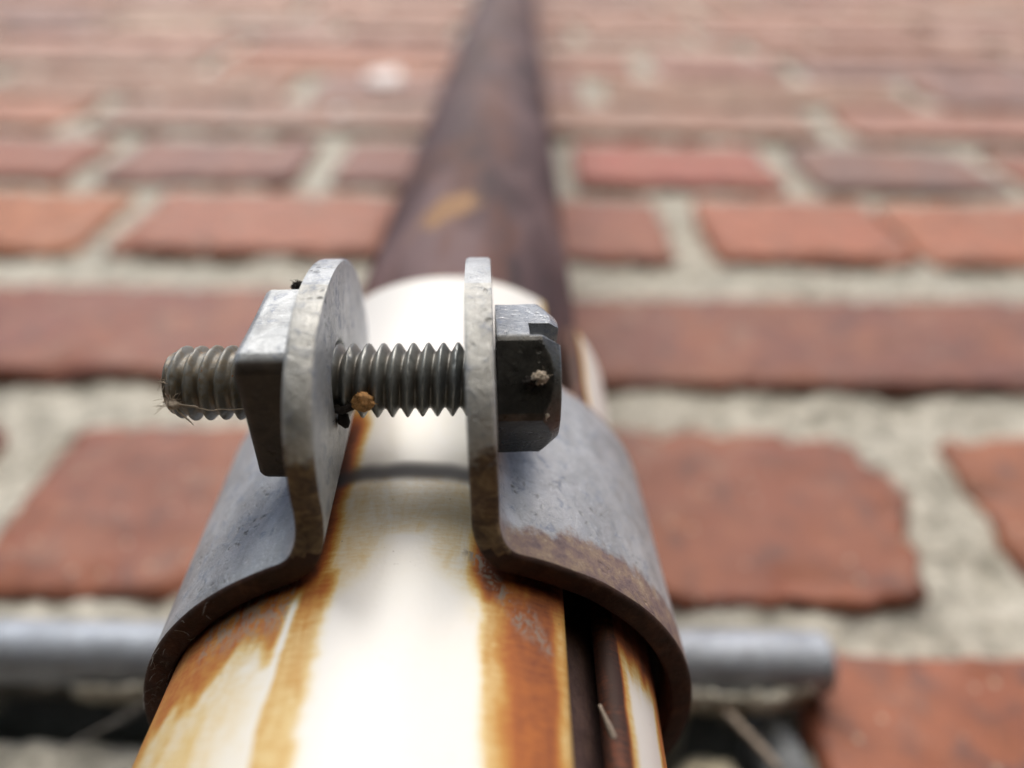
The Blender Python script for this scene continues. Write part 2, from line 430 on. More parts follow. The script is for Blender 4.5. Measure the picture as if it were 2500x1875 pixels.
def make_brick(x0, x1, zb, zt, col, seed, near, corners=None, rag=1.0):
    step = 2.6 if near else 6.0
    L, H = x1 - x0, zt - zb
    def axis(n_len):
        e = [0.0, 0.0, 0.7, 1.6, 3.0]
        n = max(3, int((n_len - 8) / step))
        return e + [4.5 + (n_len - 9) * i / n for i in range(n + 1)] + [n_len - q for q in reversed(e)]
    ax, az = axis(L), axis(H)
    nx, nzz = len(ax), len(az)
    proud = random.uniform(-0.4, 1.1); til = random.uniform(-0.012, 0.012); til2 = random.uniform(-0.006, 0.006)
    rcs = corners or [random.uniform(2.5, 7) for _ in range(4)]       # bl, br, tl, tr
    cx, cz = (x0 + x1) / 2, (zb + zt) / 2
    V, Fc = [], []
    for j, b in enumerate(az):
        for i, a in enumerate(ax):
            px, pz = a, b
            dx, dz = min(a, L - a), min(b, H - b)
            rc = rcs[(1 if a > L / 2 else 0) + (2 if b > H / 2 else 0)]
            if dx < rc and dz < rc:
                vx, vz = rc - dx, rc - dz
                s = max(vx, vz) / math.hypot(vx, vz)
                ndx, ndz = rc - vx * s, rc - vz * s
                px = ndx if a <= L / 2 else L - ndx
                pz = ndz if b <= H / 2 else H - ndz
            dist = min(dx, dz)
            wgt = 1 - sstep(0, 14, dist)
            X, Z = x0 + px, zb + pz
            ox = (fbm(X * 0.05, Z * 0.05, seed) * 1.3 + nz(X * .35, Z * .35, seed) * 0.7 + nz(X * .9, Z * .9, seed) * 0.25) * wgt
            oz = (fbm(X * 0.04, Z * 0.05, seed + 5) * 1.1 + nz(X * .35, Z * .35, seed + 7) * 0.7 + nz(X * .9, Z * .9, seed + 7) * 0.25) * wgt
            if rag > 1 and a > L / 2:
                ox *= rag; oz *= rag; ox += nz(X * .16, Z * .16, 4.4) * 4.0 * wgt; oz += nz(X * .14, Z * .14, 8.4) * 2.6 * wgt
            r = 2.2
            rd = (r - math.sqrt(max(0, r * r - (r - min(dist, r)) ** 2)))
            chip = max(0, fbm(X * 0.09, Z * 0.09, seed + 11) - 0.15) * 7 * (1 - sstep(0, 9, dist))
            y = -proud - 1.6 + rd + chip + (X - cx) * til + (Z - cz) * til2 - fbm(X * 0.035, Z * 0.05, seed + 3) * 0.9 - nz(X * .25, Z * .25, seed) * 0.25
            if i in (0, nx - 1) or j in (0, nzz - 1): y = 18.0
            V.append((X + ox - cx, y, Z + oz - cz))
    for j in range(nzz - 1):
        for i in range(nx - 1):
            Fc.append((j * nx + i, j * nx + i + 1, (j + 1) * nx + i + 1, (j + 1) * nx + i))
    o = mesh_obj('brick', V, Fc, M_BRICK, wall)
    o.location = Vector((cx, 0, cz)) * MM
    bright = random.uniform(0.88, 1.05)
    if zb > 400: col = tuple(c * 0.85 + g * 0.32 for c, g in zip(col, (0.55, 0.42, 0.35)))      # pale upper bricks, with bright haze painted into their colour
    o.color = (col[0] * bright, col[1] * bright * random.uniform(0.92, 1.04), col[2] * bright * 0.92, 1)
    return o

seed = 1.0
rects = []
for ci, (zb, zt, row) in enumerate(courses):
    for (x0, x1, col) in row:
        seed += 3.77
        # only as far to the sides as the picture, plus a margin
        lim = 230 + zb * 0.75
        if x1 < -lim or x0 > lim: continue
        cn = None
        if (zb, x0) == (87, -111): cn = [5, 18, 4, 22]
        if (zb, x0) == (87, 108): cn = [6, 5, 8, 5]
        if (zb, x0) == (23, 51): cn = [4, 4, 6, 6]
        make_brick(x0, x1, zb, zt, col, seed, zb < 330, cn, 1.8 if (zb, x0) == (87, -111) else 1.0)
        rects.append((x0, x1, zb, zt))

def axis_var(a, b, near0, near1, s, grow):
    out = []; x = near0
    while x <= near1: out.append(x); x += s
    st = s; x = out[-1]
    while x < b: st = min(st * grow, 30); x += st; out.append(x)
    st = s; x = out[0]; pre = []
    while x > a: st = min(st * grow, 30); x -= st; pre.append(x)
    return list(reversed(pre)) + out

mx = axis_var(-1700, 1700, -150, 150, 2.2, 1.05)
mz = axis_var(-110, 1900, 20, 300, 2.2, 1.05)
V, Fc = [], []
for z in mz:
    under = 0.0
    for x in mx:
        y = 2.5 + fbm(x * 0.05, z * 0.05, 2.2) * 2.2 + fbm(x * 0.22, z * 0.22, 8.1, 3) * 1.3
        # the missing brick under the rod: a rough hole in the wall
        hole = sstep(-175, -160, x) * (1 - sstep(44, 50, x + nz(z * .15, 4) * 3)) * sstep(10, 24, z) * (1 - sstep(64, 69, z + nz(x * .08, 1) * 2.5))
        fill = (1 - sstep(-46, -24, x + nz(z * .1, 3) * 8)) * (1 - sstep(60.0, 62.5, z + nz(x * .06, 9) * 1.6))      # cement smeared in on the left
        y += hole * (75 + fbm(x * .06, z * .06, 5) * 6) * (1 - fill) + fill * hole * 2.0
        V.append((x, y, z))
nx = len(mx)
for j in range(len(mz) - 1):
    for i in range(nx - 1):
        Fc.append((j * nx + i, j * nx + i + 1, (j + 1) * nx + i + 1, (j + 1) * nx + i))
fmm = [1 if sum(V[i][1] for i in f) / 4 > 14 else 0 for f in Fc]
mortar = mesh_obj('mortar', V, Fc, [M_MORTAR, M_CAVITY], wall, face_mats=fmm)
mortar['label'] = 'pale sandy mortar filling the joints'
# solid core of the wall so that no sky leaks round behind
bk = [(-1700, 110, -110), (1700, 110, -110), (1700, 110, 1900), (-1700, 110, 1900), (-1700, 180, -110), (1700, 180, -110), (1700, 180, 1900), (-1700, 180, 1900)]
mesh_obj('wall_core', bk, [(0, 1, 2, 3), (4, 5, 6, 7), (0, 1, 5, 4), (1, 2, 6, 5), (2, 3, 7, 6), (3, 0, 4, 7)], M_MORTAR, wall, smooth=False)

def blob(cx, cy, cz, rx, ry, rz, seed, sub=3, amp=0.3, fr=0.35):
    bm = bmesh.new(); bmesh.ops.create_icosphere(bm, subdivisions=sub, radius=1.0)
    V = []
    for v in bm.verts:
        c = v.co; k = 1 + amp * fbm(c.x * fr * 4 + seed, c.y * fr * 4, c.z * fr * 4)
        V.append((cx + c.x * rx * k, cy + c.y * ry * k, cz + c.z * rz * k))
    Fc = [tuple(v.index for v in f.verts) for f in bm.faces]
    bm.free(); return V, Fc

# pale splashes of paint on the bricks high on the left
for (x, z, rx, rz) in ((-93.5, 529, 13, 24), (-106, 436, 5, 6)):
    o = mesh_obj('paint_splash', *blob(0, 0, 0, rx, 1.0, rz, x, 3, 0.4), M_PAINTSPOT, wall)
    o.location = Vector((x, -3.0, z)) * MM

# ------------------------------------------------------------------ pipe and its split sleeve
D_AX = 66.0
AZ = math.radians(-7.35)
AXX, AXY = D_AX * math.sin(AZ), -CAM_DIST + D_AX * math.cos(AZ)
R_PIPE, R_SL, R_CL = 0.297 * D_AX, 0.3425 * D_AX, 0.386 * D_AX

V, Fc, patch, inner = [], [], [], []
zs = [-60 + 4 * i for i in range(60)] + [180 + 12 * i for i in range(140)]
NS = 96
for z in zs:
    for k in range(NS):
        a = 2 * math.pi * k / NS
        r = R_PIPE + nz(math.cos(a) * 1.5, math.sin(a) * 1.5, z * 0.03) * 0.18
        V.append((r * math.sin(a), -r * math.cos(a), z))
        ad = math.degrees(math.atan2(math.sin(a), math.cos(a)))
        # a scrape of orange rust above the sleeve
        p = (1 - sstep(0.1, 1.0, abs(ad + 9) / 27)) * (1 - sstep(0.1, 1.0, abs(z - 117 - (ad + 9) * 0.25) / 11))
        patch.append(min(1, max(0, p + (fbm(ad * .12, z * .12, 3)) * 0.5 * (p > 0.01))))
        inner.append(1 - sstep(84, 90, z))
for j in range(len(zs) - 1):
    for k in range(NS):
        k2 = (k + 1) % NS
        Fc.append((j * NS + k, j * NS + k2, (j + 1) * NS + k2, (j + 1) * NS + k))
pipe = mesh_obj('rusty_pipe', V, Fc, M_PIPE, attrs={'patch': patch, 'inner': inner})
pipe.location = Vector((AXX, AXY, 0)) * MM
tag(pipe, 'dull brown rusty pipe rising up the brick wall out of the white sleeve', 'pipe')

# sleeve: a white enamelled tube with a slit on its right side
GAP0, GAP1 = 33.5, 49.5           # slit, degrees round from the front
def rust_shade_at(ph, z, face):
    """0 = clean white ... 1 = black-brown; ph in degrees, z in mm"""
    j = nz(z * 0.10, ph * 0.05, 1.3) * 1.2 + nz(z * 0.5, 7.7) * 0.5
    p = ph + j
    v = 0.0
    below = 1 - sstep(34, 37.5, z)
    # --- the run down from the left lug
    e = p + 1.3 * sstep(34, 20, z) * 0
    run = sstep(-19.6, -18.6, e) * (1 - sstep(-14.5, -10.5, e - nz(z * .9, 2) * 1.2 - (34 - z) * 0.06))
    v = max(v, run * (0.36 + 0.28 * sstep(29, 36, z)) * below)
    # --- wide rusty band on the right up to the slit
    band = sstep(15.2, 18.6, p) * (1 - sstep(GAP0 + 2, GAP0 + 3, ph))
    core = sstep(18.5, 24.0, p) * (1 - sstep(31.0, 33.6, p))
    v = max(v, (band * 0.38 + core * 0.33) * below)
    # --- rust under the lugs and painted beige shade between them, framing the white wedge in the middle
    wl = -12.5 + 10.5 * sstep(30, 38, z); wr = 16.5 - 13.0 * sstep(30, 38, z)
    if 26 < z < 60 and -24 < ph < 26:
        side = max(sstep(wl + 1.5, wl - 4.5, p), sstep(wr - 1.5, wr + 4.5, p)) if z < 39 else 1.0
        v = max(v, side * 0.16 * sstep(29, 36, z) * (1 - sstep(Z_BAND - .5, Z_BAND + .3, z)))
        if z > Z_BAND: v = max(v, 0.06)
    # --- dark rust creeping out from the lug roots
    if z > 30:
        fade = 1 - sstep(56, 66, z)
        l = sstep(-12.0, -19.0, p); r_ = sstep(11.5, 18.0, p)
        v = max(v, (l * 0.95 * (1 - sstep(52, 60, z)), r_ * 0.85 * (1 - sstep(38.5, 46, z)))[0 if ph < 0 else 1] * fade * sstep(30.5, 36.5, z + fbm(ph * .2, z * .2, 6) * 1.5))
    # --- left flank: rust just under the rim, cream below
    if ph < -18.5:
        lim = 30.5 + 2.6 * sstep(-19, -27, ph) * 0 - 3.2 * sstep(-24, -40, ph) + fbm(ph * .15, z * .2, 4) * 2.5
        fl = sstep(-19.4, -20.6, p)
        v = max(v, fl * sstep(lim - 2.2, lim + 1.6, z) * 0.58 * (1 - sstep(60, 66, z)))
        v = max(v, fl * (0.10 + 0.12 * sstep(-20, -36, p) + 0.05 * fbm(ph * .1, z * .15, 9)) * (1 - sstep(60, 66, z)))
        if -21.8 < ph < -18.0 and z > 29: v *= 1 - 0.75 * (sstep(-22, -20.5, ph) * (1 - sstep(-19.7, -18.8, ph))) * (1 - sstep(33.0, 34.0, z))
        v = max(v, sstep(-46, -56, p) * 0.52)
    # --- the far lip of the slit and the right flank
    if ph > 45:
        v = max(v, 0.62 * (1 - sstep(49.8, 51.2, p)) + 0.36 * (1 - sstep(51.0, 54.5, p)))
        v = max(v, sstep(64.5, 70, p - (z - 28) * 0.25) * 0.6 * (1 - sstep(58, 66, z)))
        v = max(v, 0.85 * sstep(33.2, 35.5, z) * (1 - sstep(60, 62, z)))
    if abs(ph - GAP0) < 1.0: v = max(v, 0.24)
    # upper rim
    v = max(v, 0.5 * sstep(84.6, 85.4, z))
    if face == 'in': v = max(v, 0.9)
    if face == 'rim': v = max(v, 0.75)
    return v

Z_BAND = 46.5
def groove_depth(z):
    # a shallow waist along the shade band painted into the sleeve colour
    t = (z - Z_BAND) / (2.0 if z > Z_BAND else 1.3)
    return 0.22 * math.exp(-t * t)
Z_LO, Z_HI = -40.0, 85.2
phs = []
p = GAP1
while p < 360 + GAP0 - 0.01:
    phs.append(p); q = p if p < 180 else p - 360
    p += 0.7 if -75 < q < 80 else 4.0
phs.append(360 + GAP0)
zl = [Z_LO + 2.5 * i for i in range(21)] 
z = zl[-1]
while z < Z_HI - 0.6: z += 0.22 if 42 < z < 49.5 else 0.55; zl.append(min(z, Z_HI - 0.35))
R_IN = R_SL - 2.0
V, Fc, rust, flake, sleeve_shade = [], [], [], [], []
def norm_deg(q): return q if q <= 180 else q - 360
# cross-section walked round: outer skin, rounded lip at GAP0, inner skin back, rounded lip at GAP1
sect = []
for q in phs: sect.append((q, R_SL, 'out'))
for t in (30, 60, 90, 120, 150):
    a = math.radians(t); rm = (R_SL + R_IN) / 2
    sect.append((360 + GAP0 + math.degrees(math.sin(a) * 0.9 / rm), rm + math.cos(a) * 1.0, 'rim0'))
for q in reversed(phs[::4]): sect.append((q, R_IN, 'in'))
for t in (30, 60, 90, 120, 150):
    a = math.radians(t); rm = (R_SL + R_IN) / 2
    sect.append((GAP1 - math.degrees(math.sin(a) * 0.9 / rm), rm - math.cos(a) * 1.0, 'rim1'))
ns = len(sect)
for z in zl + [Z_HI]:
    for (q, r, f) in sect:
        a = math.radians(q)
        if z == Z_HI: r = r + (0.35 if r < (R_SL + R_IN) / 2 else -0.35)
        rr = r + nz(math.cos(a) * 2, math.sin(a) * 2, z * 0.02) * 0.12
        if r > R_IN + 0.2: rr -= groove_depth(z) * min(1, (r - R_IN) / 2.0)
        V.append((rr * math.sin(a), -rr * math.cos(a), z))
        ph = norm_deg(q)
        rv = rust_shade_at(ph, z, 'in' if f == 'in' else f)
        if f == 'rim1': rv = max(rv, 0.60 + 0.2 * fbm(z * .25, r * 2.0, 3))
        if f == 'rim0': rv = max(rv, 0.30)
        rust.append(rv)
        fk = 0.0
        if 12 < ph < 33 and 27 < z < 38 and f == 'out':
            c1 = abs((ph - 16) - (36.5 - z) * 1.9) / 2.6; c2 = abs((ph - 26) - (33.3 - z) * 1.3) / 2.2
            fk = max((1 - sstep(0.4, 1, c1)) * sstep(30.5, 31.5, z), (1 - sstep(0.3, 1, c2)) * sstep(29.5, 30.5, z) * (1 - sstep(33, 34, z)) * 0.8)
        if -44 < ph < -21 and 28 < z < 36 and f == 'out': fk = 0.75 * sstep(29.5, 32.5, z)
        flake.append(fk)
        dzj = z - Z_BAND + 0.2 * nz(ph * .2, 3)
        sv = max(math.exp(-abs(dzj / (1.6 if dzj > 0 else 1.35)) ** 3), 0.45 * math.exp(-(dzj / 3.6) ** 2) if dzj > 0 else 0)  # shade behind the bolt painted as a dark band, fading upward
        if dzj < 0: sv = max(sv, 0.17 * sstep(36.5, 41, z - abs(ph) * 0.12 + fbm(ph * .1, z * .1, 2)))  # thin grey film for the shade below the band
        sleeve_shade.append(sv if z > 30 else 0.0)
nrow = len(zl) + 1
for j in range(nrow - 1):
    for k in range(ns):
        k2 = (k + 1) % ns
        Fc.append((j * ns + k, j * ns + k2, (j + 1) * ns + k2, (j + 1) * ns + k))
# close the top edge between the outer and inner skin
nph = len(phs); inn = [i for i, s in enumerate(sect) if s[2] == 'in']
base = (nrow - 1) * ns
inn_f = list(reversed(inn))
for a in range(nph - 1):
    b0, b1 = inn_f[min(a // 4, len(inn_f) - 1)], inn_f[min((a + 1) // 4, len(inn_f) - 1)]
    if b0 == b1: Fc.append((base + a, base + a + 1, base + b0))
    else: Fc.append((base + a, base + a + 1, base + b1, base + b0))
sleeve = mesh_obj('pipe_sleeve', V, Fc, M_SLEEVE, attrs={'rust': rust, 'flake': flake, 'sleeve_shade': sleeve_shade})
sleeve.location = Vector((AXX, AXY, 0)) * MM
tag(sleeve, 'white enamelled split sleeve with rust stains round the pipe under the clamp', 'sleeve')

# ------------------------------------------------------------------ clamp
TILT = math.radians(-3.0)
CZ = 48.3
ROT = Matrix.Rotation(TILT, 3, 'Y')
def clamp_world(p):                       # clamp-local mm -> world mm
    q = ROT @ Vector(p); return (q.x + AXX, q.y + AXY, q.z + CZ)

T = 2.15
RM = R_CL - T / 2
XL, XR, RF = -7.25, 5.97, 3.7
HALF, LOBE_R, LOBE_Y = 13.4, 12.0, -27.6
LOBE_ZC, LOBE_UP, LOBE_DN = 1.5, 14.6, 13.2
def fillet(xe, sgn):
    cx = xe + sgn * RF; cy = -math.sqrt((RM + RF) ** 2 - cx * cx)
    return cx, cy
def span_at(y):
    """lower and upper edge of the strip at plan position y"""
    if y <= LOBE_Y:
        u = min(1.0, (LOBE_Y - y) / LOBE_R); q = max(0.0, 1 - u ** 2.2) ** (1 / 2.2)
        return LOBE_ZC - max(0.02, LOBE_DN * q), LOBE_ZC + max(0.02, LOBE_UP * q)
    k = sstep(LOBE_Y, LOBE_Y + 4.6, y)
    lo, hi = LOBE_ZC - LOBE_DN, LOBE_ZC + LOBE_UP
    return lo + (-HALF - lo) * k, hi + (HALF - hi) * k

def ear_path(xe, sgn):
    cx, cy = fillet(xe, sgn); P = []
    n = 40
    for i in range(n + 1):
        a = math.pi / 2 * (1 - i / n)
        y = LOBE_Y - LOBE_R * math.sin(a)
        P.append((xe - (0.3 * (LOBE_Y - y) / LOBE_R if sgn > 0 else 0.0), y, (1, 0), span_at(y)))
    for i in range(1, 4):
        yy = LOBE_Y + (cy - LOBE_Y) * i / 4; P.append((xe, yy, (1, 0), span_at(yy)))
    phi_c = math.atan2(cx, -cy)
    for i in range(0, 11):                                     # fillet arc into the ring
        t = i / 10
        a0 = 0.0 if sgn < 0 else math.pi
        tx, ty = -cx, -cy; a1 = math.atan2(ty, tx)
        if sgn > 0 and a1 < 0: a1 += 2 * math.pi
        a = a0 + (a1 - a0) * t
        px, py = cx + RF * math.cos(a), cy + RF * math.sin(a)
        nrm = (math.cos(a), math.sin(a))
        P.append((px, py, nrm if sgn < 0 else (-nrm[0], -nrm[1]), span_at(py)))
    return P, math.degrees(phi_c)

def sweep(P, close_end0):
    """P: (x, y, normal in plan, half height). Section: outer side, inner side, rims with softened arrises."""
    er = 0.35; NZ = 14
    V, Fc, fm = [], [], []
    sec_n = None
    for (x, y, n, (lo, hi)) in P:
        e = min(er, (hi - lo) * 0.4)
        pts = []
        for i in range(NZ + 1): pts.append((T / 2, lo + e + (hi - lo - 2 * e) * i / NZ))
        pts += [(T / 2 - e * 0.3, hi - e * 0.3), (T / 2 - e, hi), (0, hi), (-T / 2 + e, hi), (-T / 2 + e * 0.3, hi - e * 0.3)]
        for i in range(NZ + 1): pts.append((-T / 2, hi - e - (hi - lo - 2 * e) * i / NZ))
        pts += [(-T / 2 + e * 0.3, lo + e * 0.3), (-T / 2 + e, lo), (0, lo), (T / 2 - e, lo), (T / 2 - e * 0.3, lo + e * 0.3)]
        sec_n = len(pts)
        wv = nz(x * .3, y * .3, 3.0) * 0.10
        for (o, z) in pts: V.append((x + n[0] * o, y + n[1] * o, z + wv * (1 if z < 0 else .5)))
    N = len(P)
    for i in range(N - 1):
        for k in range(sec_n):
            k2 = (k + 1) % sec_n
            Fc.append((i * sec_n + k, i * sec_n + k2, (i + 1) * sec_n + k2, (i + 1) * sec_n + k))
            zc = V[i * sec_n + k][2]
            lower = k >= NZ + 1 + 5 + NZ + 1 - 1
            upper = NZ <= k < NZ + 6
            fm.append(2 if lower else (1 if upper else 0))
    # caps
    for i in (0, N - 1):
        Fc.append(tuple(i * sec_n + k for k in range(sec_n))); fm.append(0)
    return V, Fc, fm

clamp = empty('pipe_clamp', clamp_world((0, 0, 0)), TILT)
tag(clamp, 'galvanised steel pipe clamp with two rounded lugs gripping the white sleeve', 'clamp')
ears = []
angs = []
for xe, sgn in ((XL, -1), (XR, 1)):
    P, phc = ear_path(xe, sgn)
    angs.append(phc)
    V, Fc, fm = sweep(P, True)
    # lower rim is a rusted cut edge up to about the bend of the lug, bright above
    fm2 = []
    for f, q in zip(Fc, fm):
        yc = sum(V[i][1] for i in f) / len(f)
        zc = sum(V[i][2] for i in f) / len(f)
        if q == 2: fm2.append(1 if yc < -24.3 else 2)
        else: fm2.append(0)
    o = mesh_obj('lug', V, Fc, [M_RING, M_EDGE, M_RIM], clamp, face_mats=fm2, auto=50)
    ears.append(o)
ears[0]['label'] = 'left lug with the square nut against it'
ears[1]['label'] = 'right lug with the bolt head against it'
a0, a1 = angs
P = []
n = 150
for i in range(n + 1):
    a = math.radians(a1 + (360 + a0 - a1) * i / n)
    P.append((RM * math.sin(a), -RM * math.cos(a), (math.sin(a), -math.cos(a)), (-HALF, HALF)))
V, Fc, fm = sweep(P, False)
ring = mesh_obj('ring', V, Fc, [M_RING, M_RIM, M_RIM], clamp, face_mats=[0 if q == 1 and False else (0 if q == 0 else q) for q in fm], auto=50)

def bool_cut(o, cv, cf):
    c = mesh_obj('cutter', cv, cf, M_DEBRIS)
    c.parent = o.parent
    bpy.context.view_layer.update()
    md = o.modifiers.new('cut', 'BOOLEAN'); md.object = c; md.operation = 'DIFFERENCE'; md.solver = 'EXACT'
    dg = bpy.context.evaluated_depsgraph_get()
    me = bpy.data.meshes.new_from_object(o.evaluated_get(dg))
    o.modifiers.clear(); o.data = me
    bpy.data.objects.remove(c)

B_Y, B_Z = -30.96, 0.4
RB, PITCH = 3.175, 1.27
for o, xe in zip(ears, (XL, XR)):
    cv, cf = tube([(xe - 4, B_Y, B_Z), (xe + 4, B_Y, B_Z)], 3.55, 40)
    bool_cut(o, cv, cf)

# ------------------------------------------------------------------ bolt
bolt = empty('hex_bolt', clamp_world((0, B_Y, B_Z)), TILT)
tag(bolt, 'threaded zinc bolt with slotted hexagon head passing through both clamp lugs', 'bolt')
X0, X1 = -20.0, XR + T / 2 + 0.4
NA, per = 72, 14
NL = int((X1 - X0) / PITCH * per)
V, Fc, groove = [], [], []
def thread_prof(u):
    u = u % 1.0                      # 0..1 along one pitch; crest flat, flank, root flat
    t = abs(u - 0.5) * 2             # 0 at crest centre, 1 at root centre
    return 1 - min(1, max(0, (t - 0.14) / 0.72))
for i in range(NL + 1):
    x = X0 + (X1 - X0) * i / NL
    for k in range(NA):
        a = 2 * math.pi * k / NA
        h = thread_prof(x / PITCH + k / NA)
        r = RB - 0.74 * (1 - h)
        r -= nz(x * 1.5, math.cos(a) * 2, math.sin(a) * 2) * 0.05 + max(0, nz(x * 2.5, math.cos(a) * 4, math.sin(a) * 4) - 0.35) * 0.5 * h
        endd = x - X0
        if endd < 1.0: r = min(r, RB - 0.75 * (1 - endd) ** 1.5 - 0.05)
        # battered, clogged thread near the free end
        if x < -13: r = max(r, RB - 0.55 - 0.15 * nz(x * .8, a * 1.5))
        if endd < 1.0: r = min(r, RB - 0.62 * (1 - endd) ** 1.6)
        V.append((x, r * math.cos(a), r * math.sin(a))); groove.append(1 - h)
for i in range(NL):
    for k in range(NA):
        k2 = (k + 1) % NA
        Fc.append((i * NA + k, i * NA + k2, (i + 1) * NA + k2, (i + 1) * NA + k))
V.append((X0 - 0.05, 0, 0)); groove.append(0.6); c0 = len(V) - 1
for k in range(NA): Fc.append((k, (k + 1) % NA, c0))
shank = mesh_obj('threaded_shank', V, Fc, M_THREAD, bolt, attrs={'groove': groove}, auto=70)

def prism_rev(n_sides, af, x0, x1, rot, cham0, cham1, mat, name, parent, shade_fn, nx=26, nrad=None, bev=0.35, groove_hole=None):
    """hexagon / square prism along x with turned (chamfered) ends, built on a polar grid"""
    V, Fc, gr = [], [], []
    NAA = 120
    ri = af / 2; rc = ri / math.cos(math.pi / n_sides)
    def rad(a):
        s = 2 * math.pi / n_sides
        b = ((a - rot + s / 2) % s) - s / 2
        r = ri / math.cos(b)
        return min(r, rc - bev)
    xs = [x0 + (x1 - x0) * i / nx for i in range(nx + 1)]
    rows = []
    for x in xs:
        d0, d1 = x - x0, x1 - x
        lim = 1e9
        if cham0: lim = min(lim, ri * 0.965 + d0 * cham0)
        if cham1: lim = min(lim, ri * 0.90 + d1 * cham1)
        row = []
        for k in range(NAA):
            a = 2 * math.pi * k / NAA
            r = min(rad(a), lim)
            for dd in (d0, d1):
                if dd < bev * 0.8: r -= (bev * 0.8 - dd) ** 2 * 0.9
            r += nz(x * .6, math.cos(a) * 3, math.sin(a) * 3) * 0.04
            row.append(len(V)); V.append((x, r * math.cos(a), r * math.sin(a)))
            gr.append(shade_fn(x, r * math.cos(a), r * math.sin(a), a))
        rows.append(row)
    for i in range(nx):
        for k in range(NAA):
            k2 = (k + 1) % NAA
            Fc.append((rows[i][k], rows[i][k2], rows[i + 1][k2], rows[i + 1][k]))
    for row, x in ((rows[0], x0), (rows[-1], x1)):
        c = len(V); V.append((x, 0, 0)); gr.append(shade_fn(x, 0, 0, 0) if x == x1 else 0.4)
        for k in range(NAA): Fc.append((row[k], row[(k + 1) % NAA], c))
    return mesh_obj(name, V, Fc, mat, parent, attrs={'flat_shade': gr}, auto=22)

# hex head: one flat looks straight at the lens, so the corners lie 30 degrees to either side of that
view_a = math.atan2(-math.sin(THETA), -math.cos(THETA))          # direction to the lens in the (y, z) plane
HX0 = XR + T / 2 + 0.05
HX1 = 12.2
def shade_head(x, y, z, a):
    # shade painted into the flats that look down; the upper ones are bare zinc
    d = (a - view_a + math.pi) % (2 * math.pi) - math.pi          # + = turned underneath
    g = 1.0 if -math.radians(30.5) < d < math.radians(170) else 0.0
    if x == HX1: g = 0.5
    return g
head = prism_rev(6, 11.3, HX0, HX1, view_a, 0.0, 0.8, M_HEAD, 'head', bolt, shade_head, nx=30, bev=0.18)
# screwdriver slot across the end, through the corner between the bare and the darkened flat
sa_ = view_a - math.radians(41)
dy, dz = math.cos(sa_), math.sin(sa_)
ty, tz = -dz, dy
hw = 0.95; ln = 12
cv = []
for x in (HX1 - 2.5, HX1 + 2):
    for (l, w) in ((-ln, -hw), (ln, -hw), (ln, hw), (-ln, hw)):
        cv.append((x, dy * l + ty * w, dz * l + tz * w))
cf = [(0, 1, 2, 3), (4, 5, 6, 7), (0, 1, 5, 4), (1, 2, 6, 5), (2, 3, 7, 6), (3, 0, 4, 7)]
bool_cut(head, cv, cf)

# ------------------------------------------------------------------ square nut
nut_c = clamp_world((0, B_Y, B_Z))
nut = empty('square_nut', nut_c, TILT)
tag(nut, 'thick square nut on the bolt against the left clamp lug, bright front and dark underside', 'nut')
def shade_nut(x, y, z, a):
    # front (-y) flat is bare zinc, underside and back have their shade painted in as dark brown
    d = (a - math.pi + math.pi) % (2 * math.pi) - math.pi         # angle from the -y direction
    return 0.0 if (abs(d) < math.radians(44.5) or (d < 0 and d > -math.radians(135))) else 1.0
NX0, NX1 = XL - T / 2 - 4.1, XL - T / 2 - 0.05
nutm = prism_rev(4, 12.3, NX0, NX1, math.pi, 0.0, 0.0, M_NUT, 'nut_body', nut, shade_nut, nx=24, bev=0.7)

# ------------------------------------------------------------------ horizontal rod on the wall
RODR = 5.25
rod = empty('wall_rod', (-40, -6.0, 70.4))
tag(rod, 'dull galvanised horizontal rod lying against the wall behind the clamp', 'rod')
pts, rr = [], []
xa, xb = -130.0, 94.0
n = 90
for i in range(n + 1):
    x = xa + (xb - xa) * i / n
    pts.append((x, 0, nz(x * .02) * .3)); rr.append(RODR + nz(x * .12, 5) * 0.14)
V1, F1 = tube(pts, rr, 40, False)
# open end: a wall thickness, then the hollow inside
V2, F2 = tube([(xb, 0, 0), (xb + 0.6, 0, 0), (xb + 0.6, 0, 0), (xb - 14, 0, 0)], [RODR, RODR - 0.3, RODR - 1.5, RODR - 1.6], 40, False)
body = mesh_obj('tube', *merge((V1, F1), (V2, F2)), M_ROD, rod)
plug = mesh_obj('mortar_plug', *blob(xb - 1.6, -0.6, -1.2, 2.6, 3.0, 2.6, 4, 3, 0.5), M_MORTAR, rod)

# crumbled mortar ledge, slate shard, pebble and twig in the hole under the rod
def top(name, V, Fc, mat, loc, label, cat, smooth=True):
    o = mesh_obj(name, V, Fc, mat, smooth=smooth); o.location = Vector(loc) * MM
    return tag(o, label, cat)
parts = []
for i in range(13):
    x = 14 + i * 2.9
    parts.append(blob(x, -4.5 + nz(i * .7) * 1.5, 63.6 + nz(i * .9, 4) * 0.7 + (i > 10) * (i - 10) * 0.9, 3.0, 3.0, 1.2 + 0.4 * nz(i, 8), i * 2.2, 2, 0.5))
V, Fc = merge(*parts)
top('mortar_ledge', V, Fc, M_MORTAR, (0, 0, 0), 'crumbly strip of mortar under the right end of the rod', 'mortar')
V, Fc = merge(*[blob(-70 + i * 3.1, -4.2 + nz(i * .8, 2), 63.9 + nz(i * .9, 7) * .5, 2.4, 2.4, 0.9 + .5 * nz(i * 1.3, 3), i * 3.1, 2, 0.5) for i in range(6)])
top('mortar_crumb', V, Fc, M_MORTAR, (0, 0, 0), 'pale crumbs of mortar stuck under the rod left of the clamp', 'mortar')
V, Fc = blob(0, 0, 0, 4.6, 9, 13, 3.3, 3, 0.25)
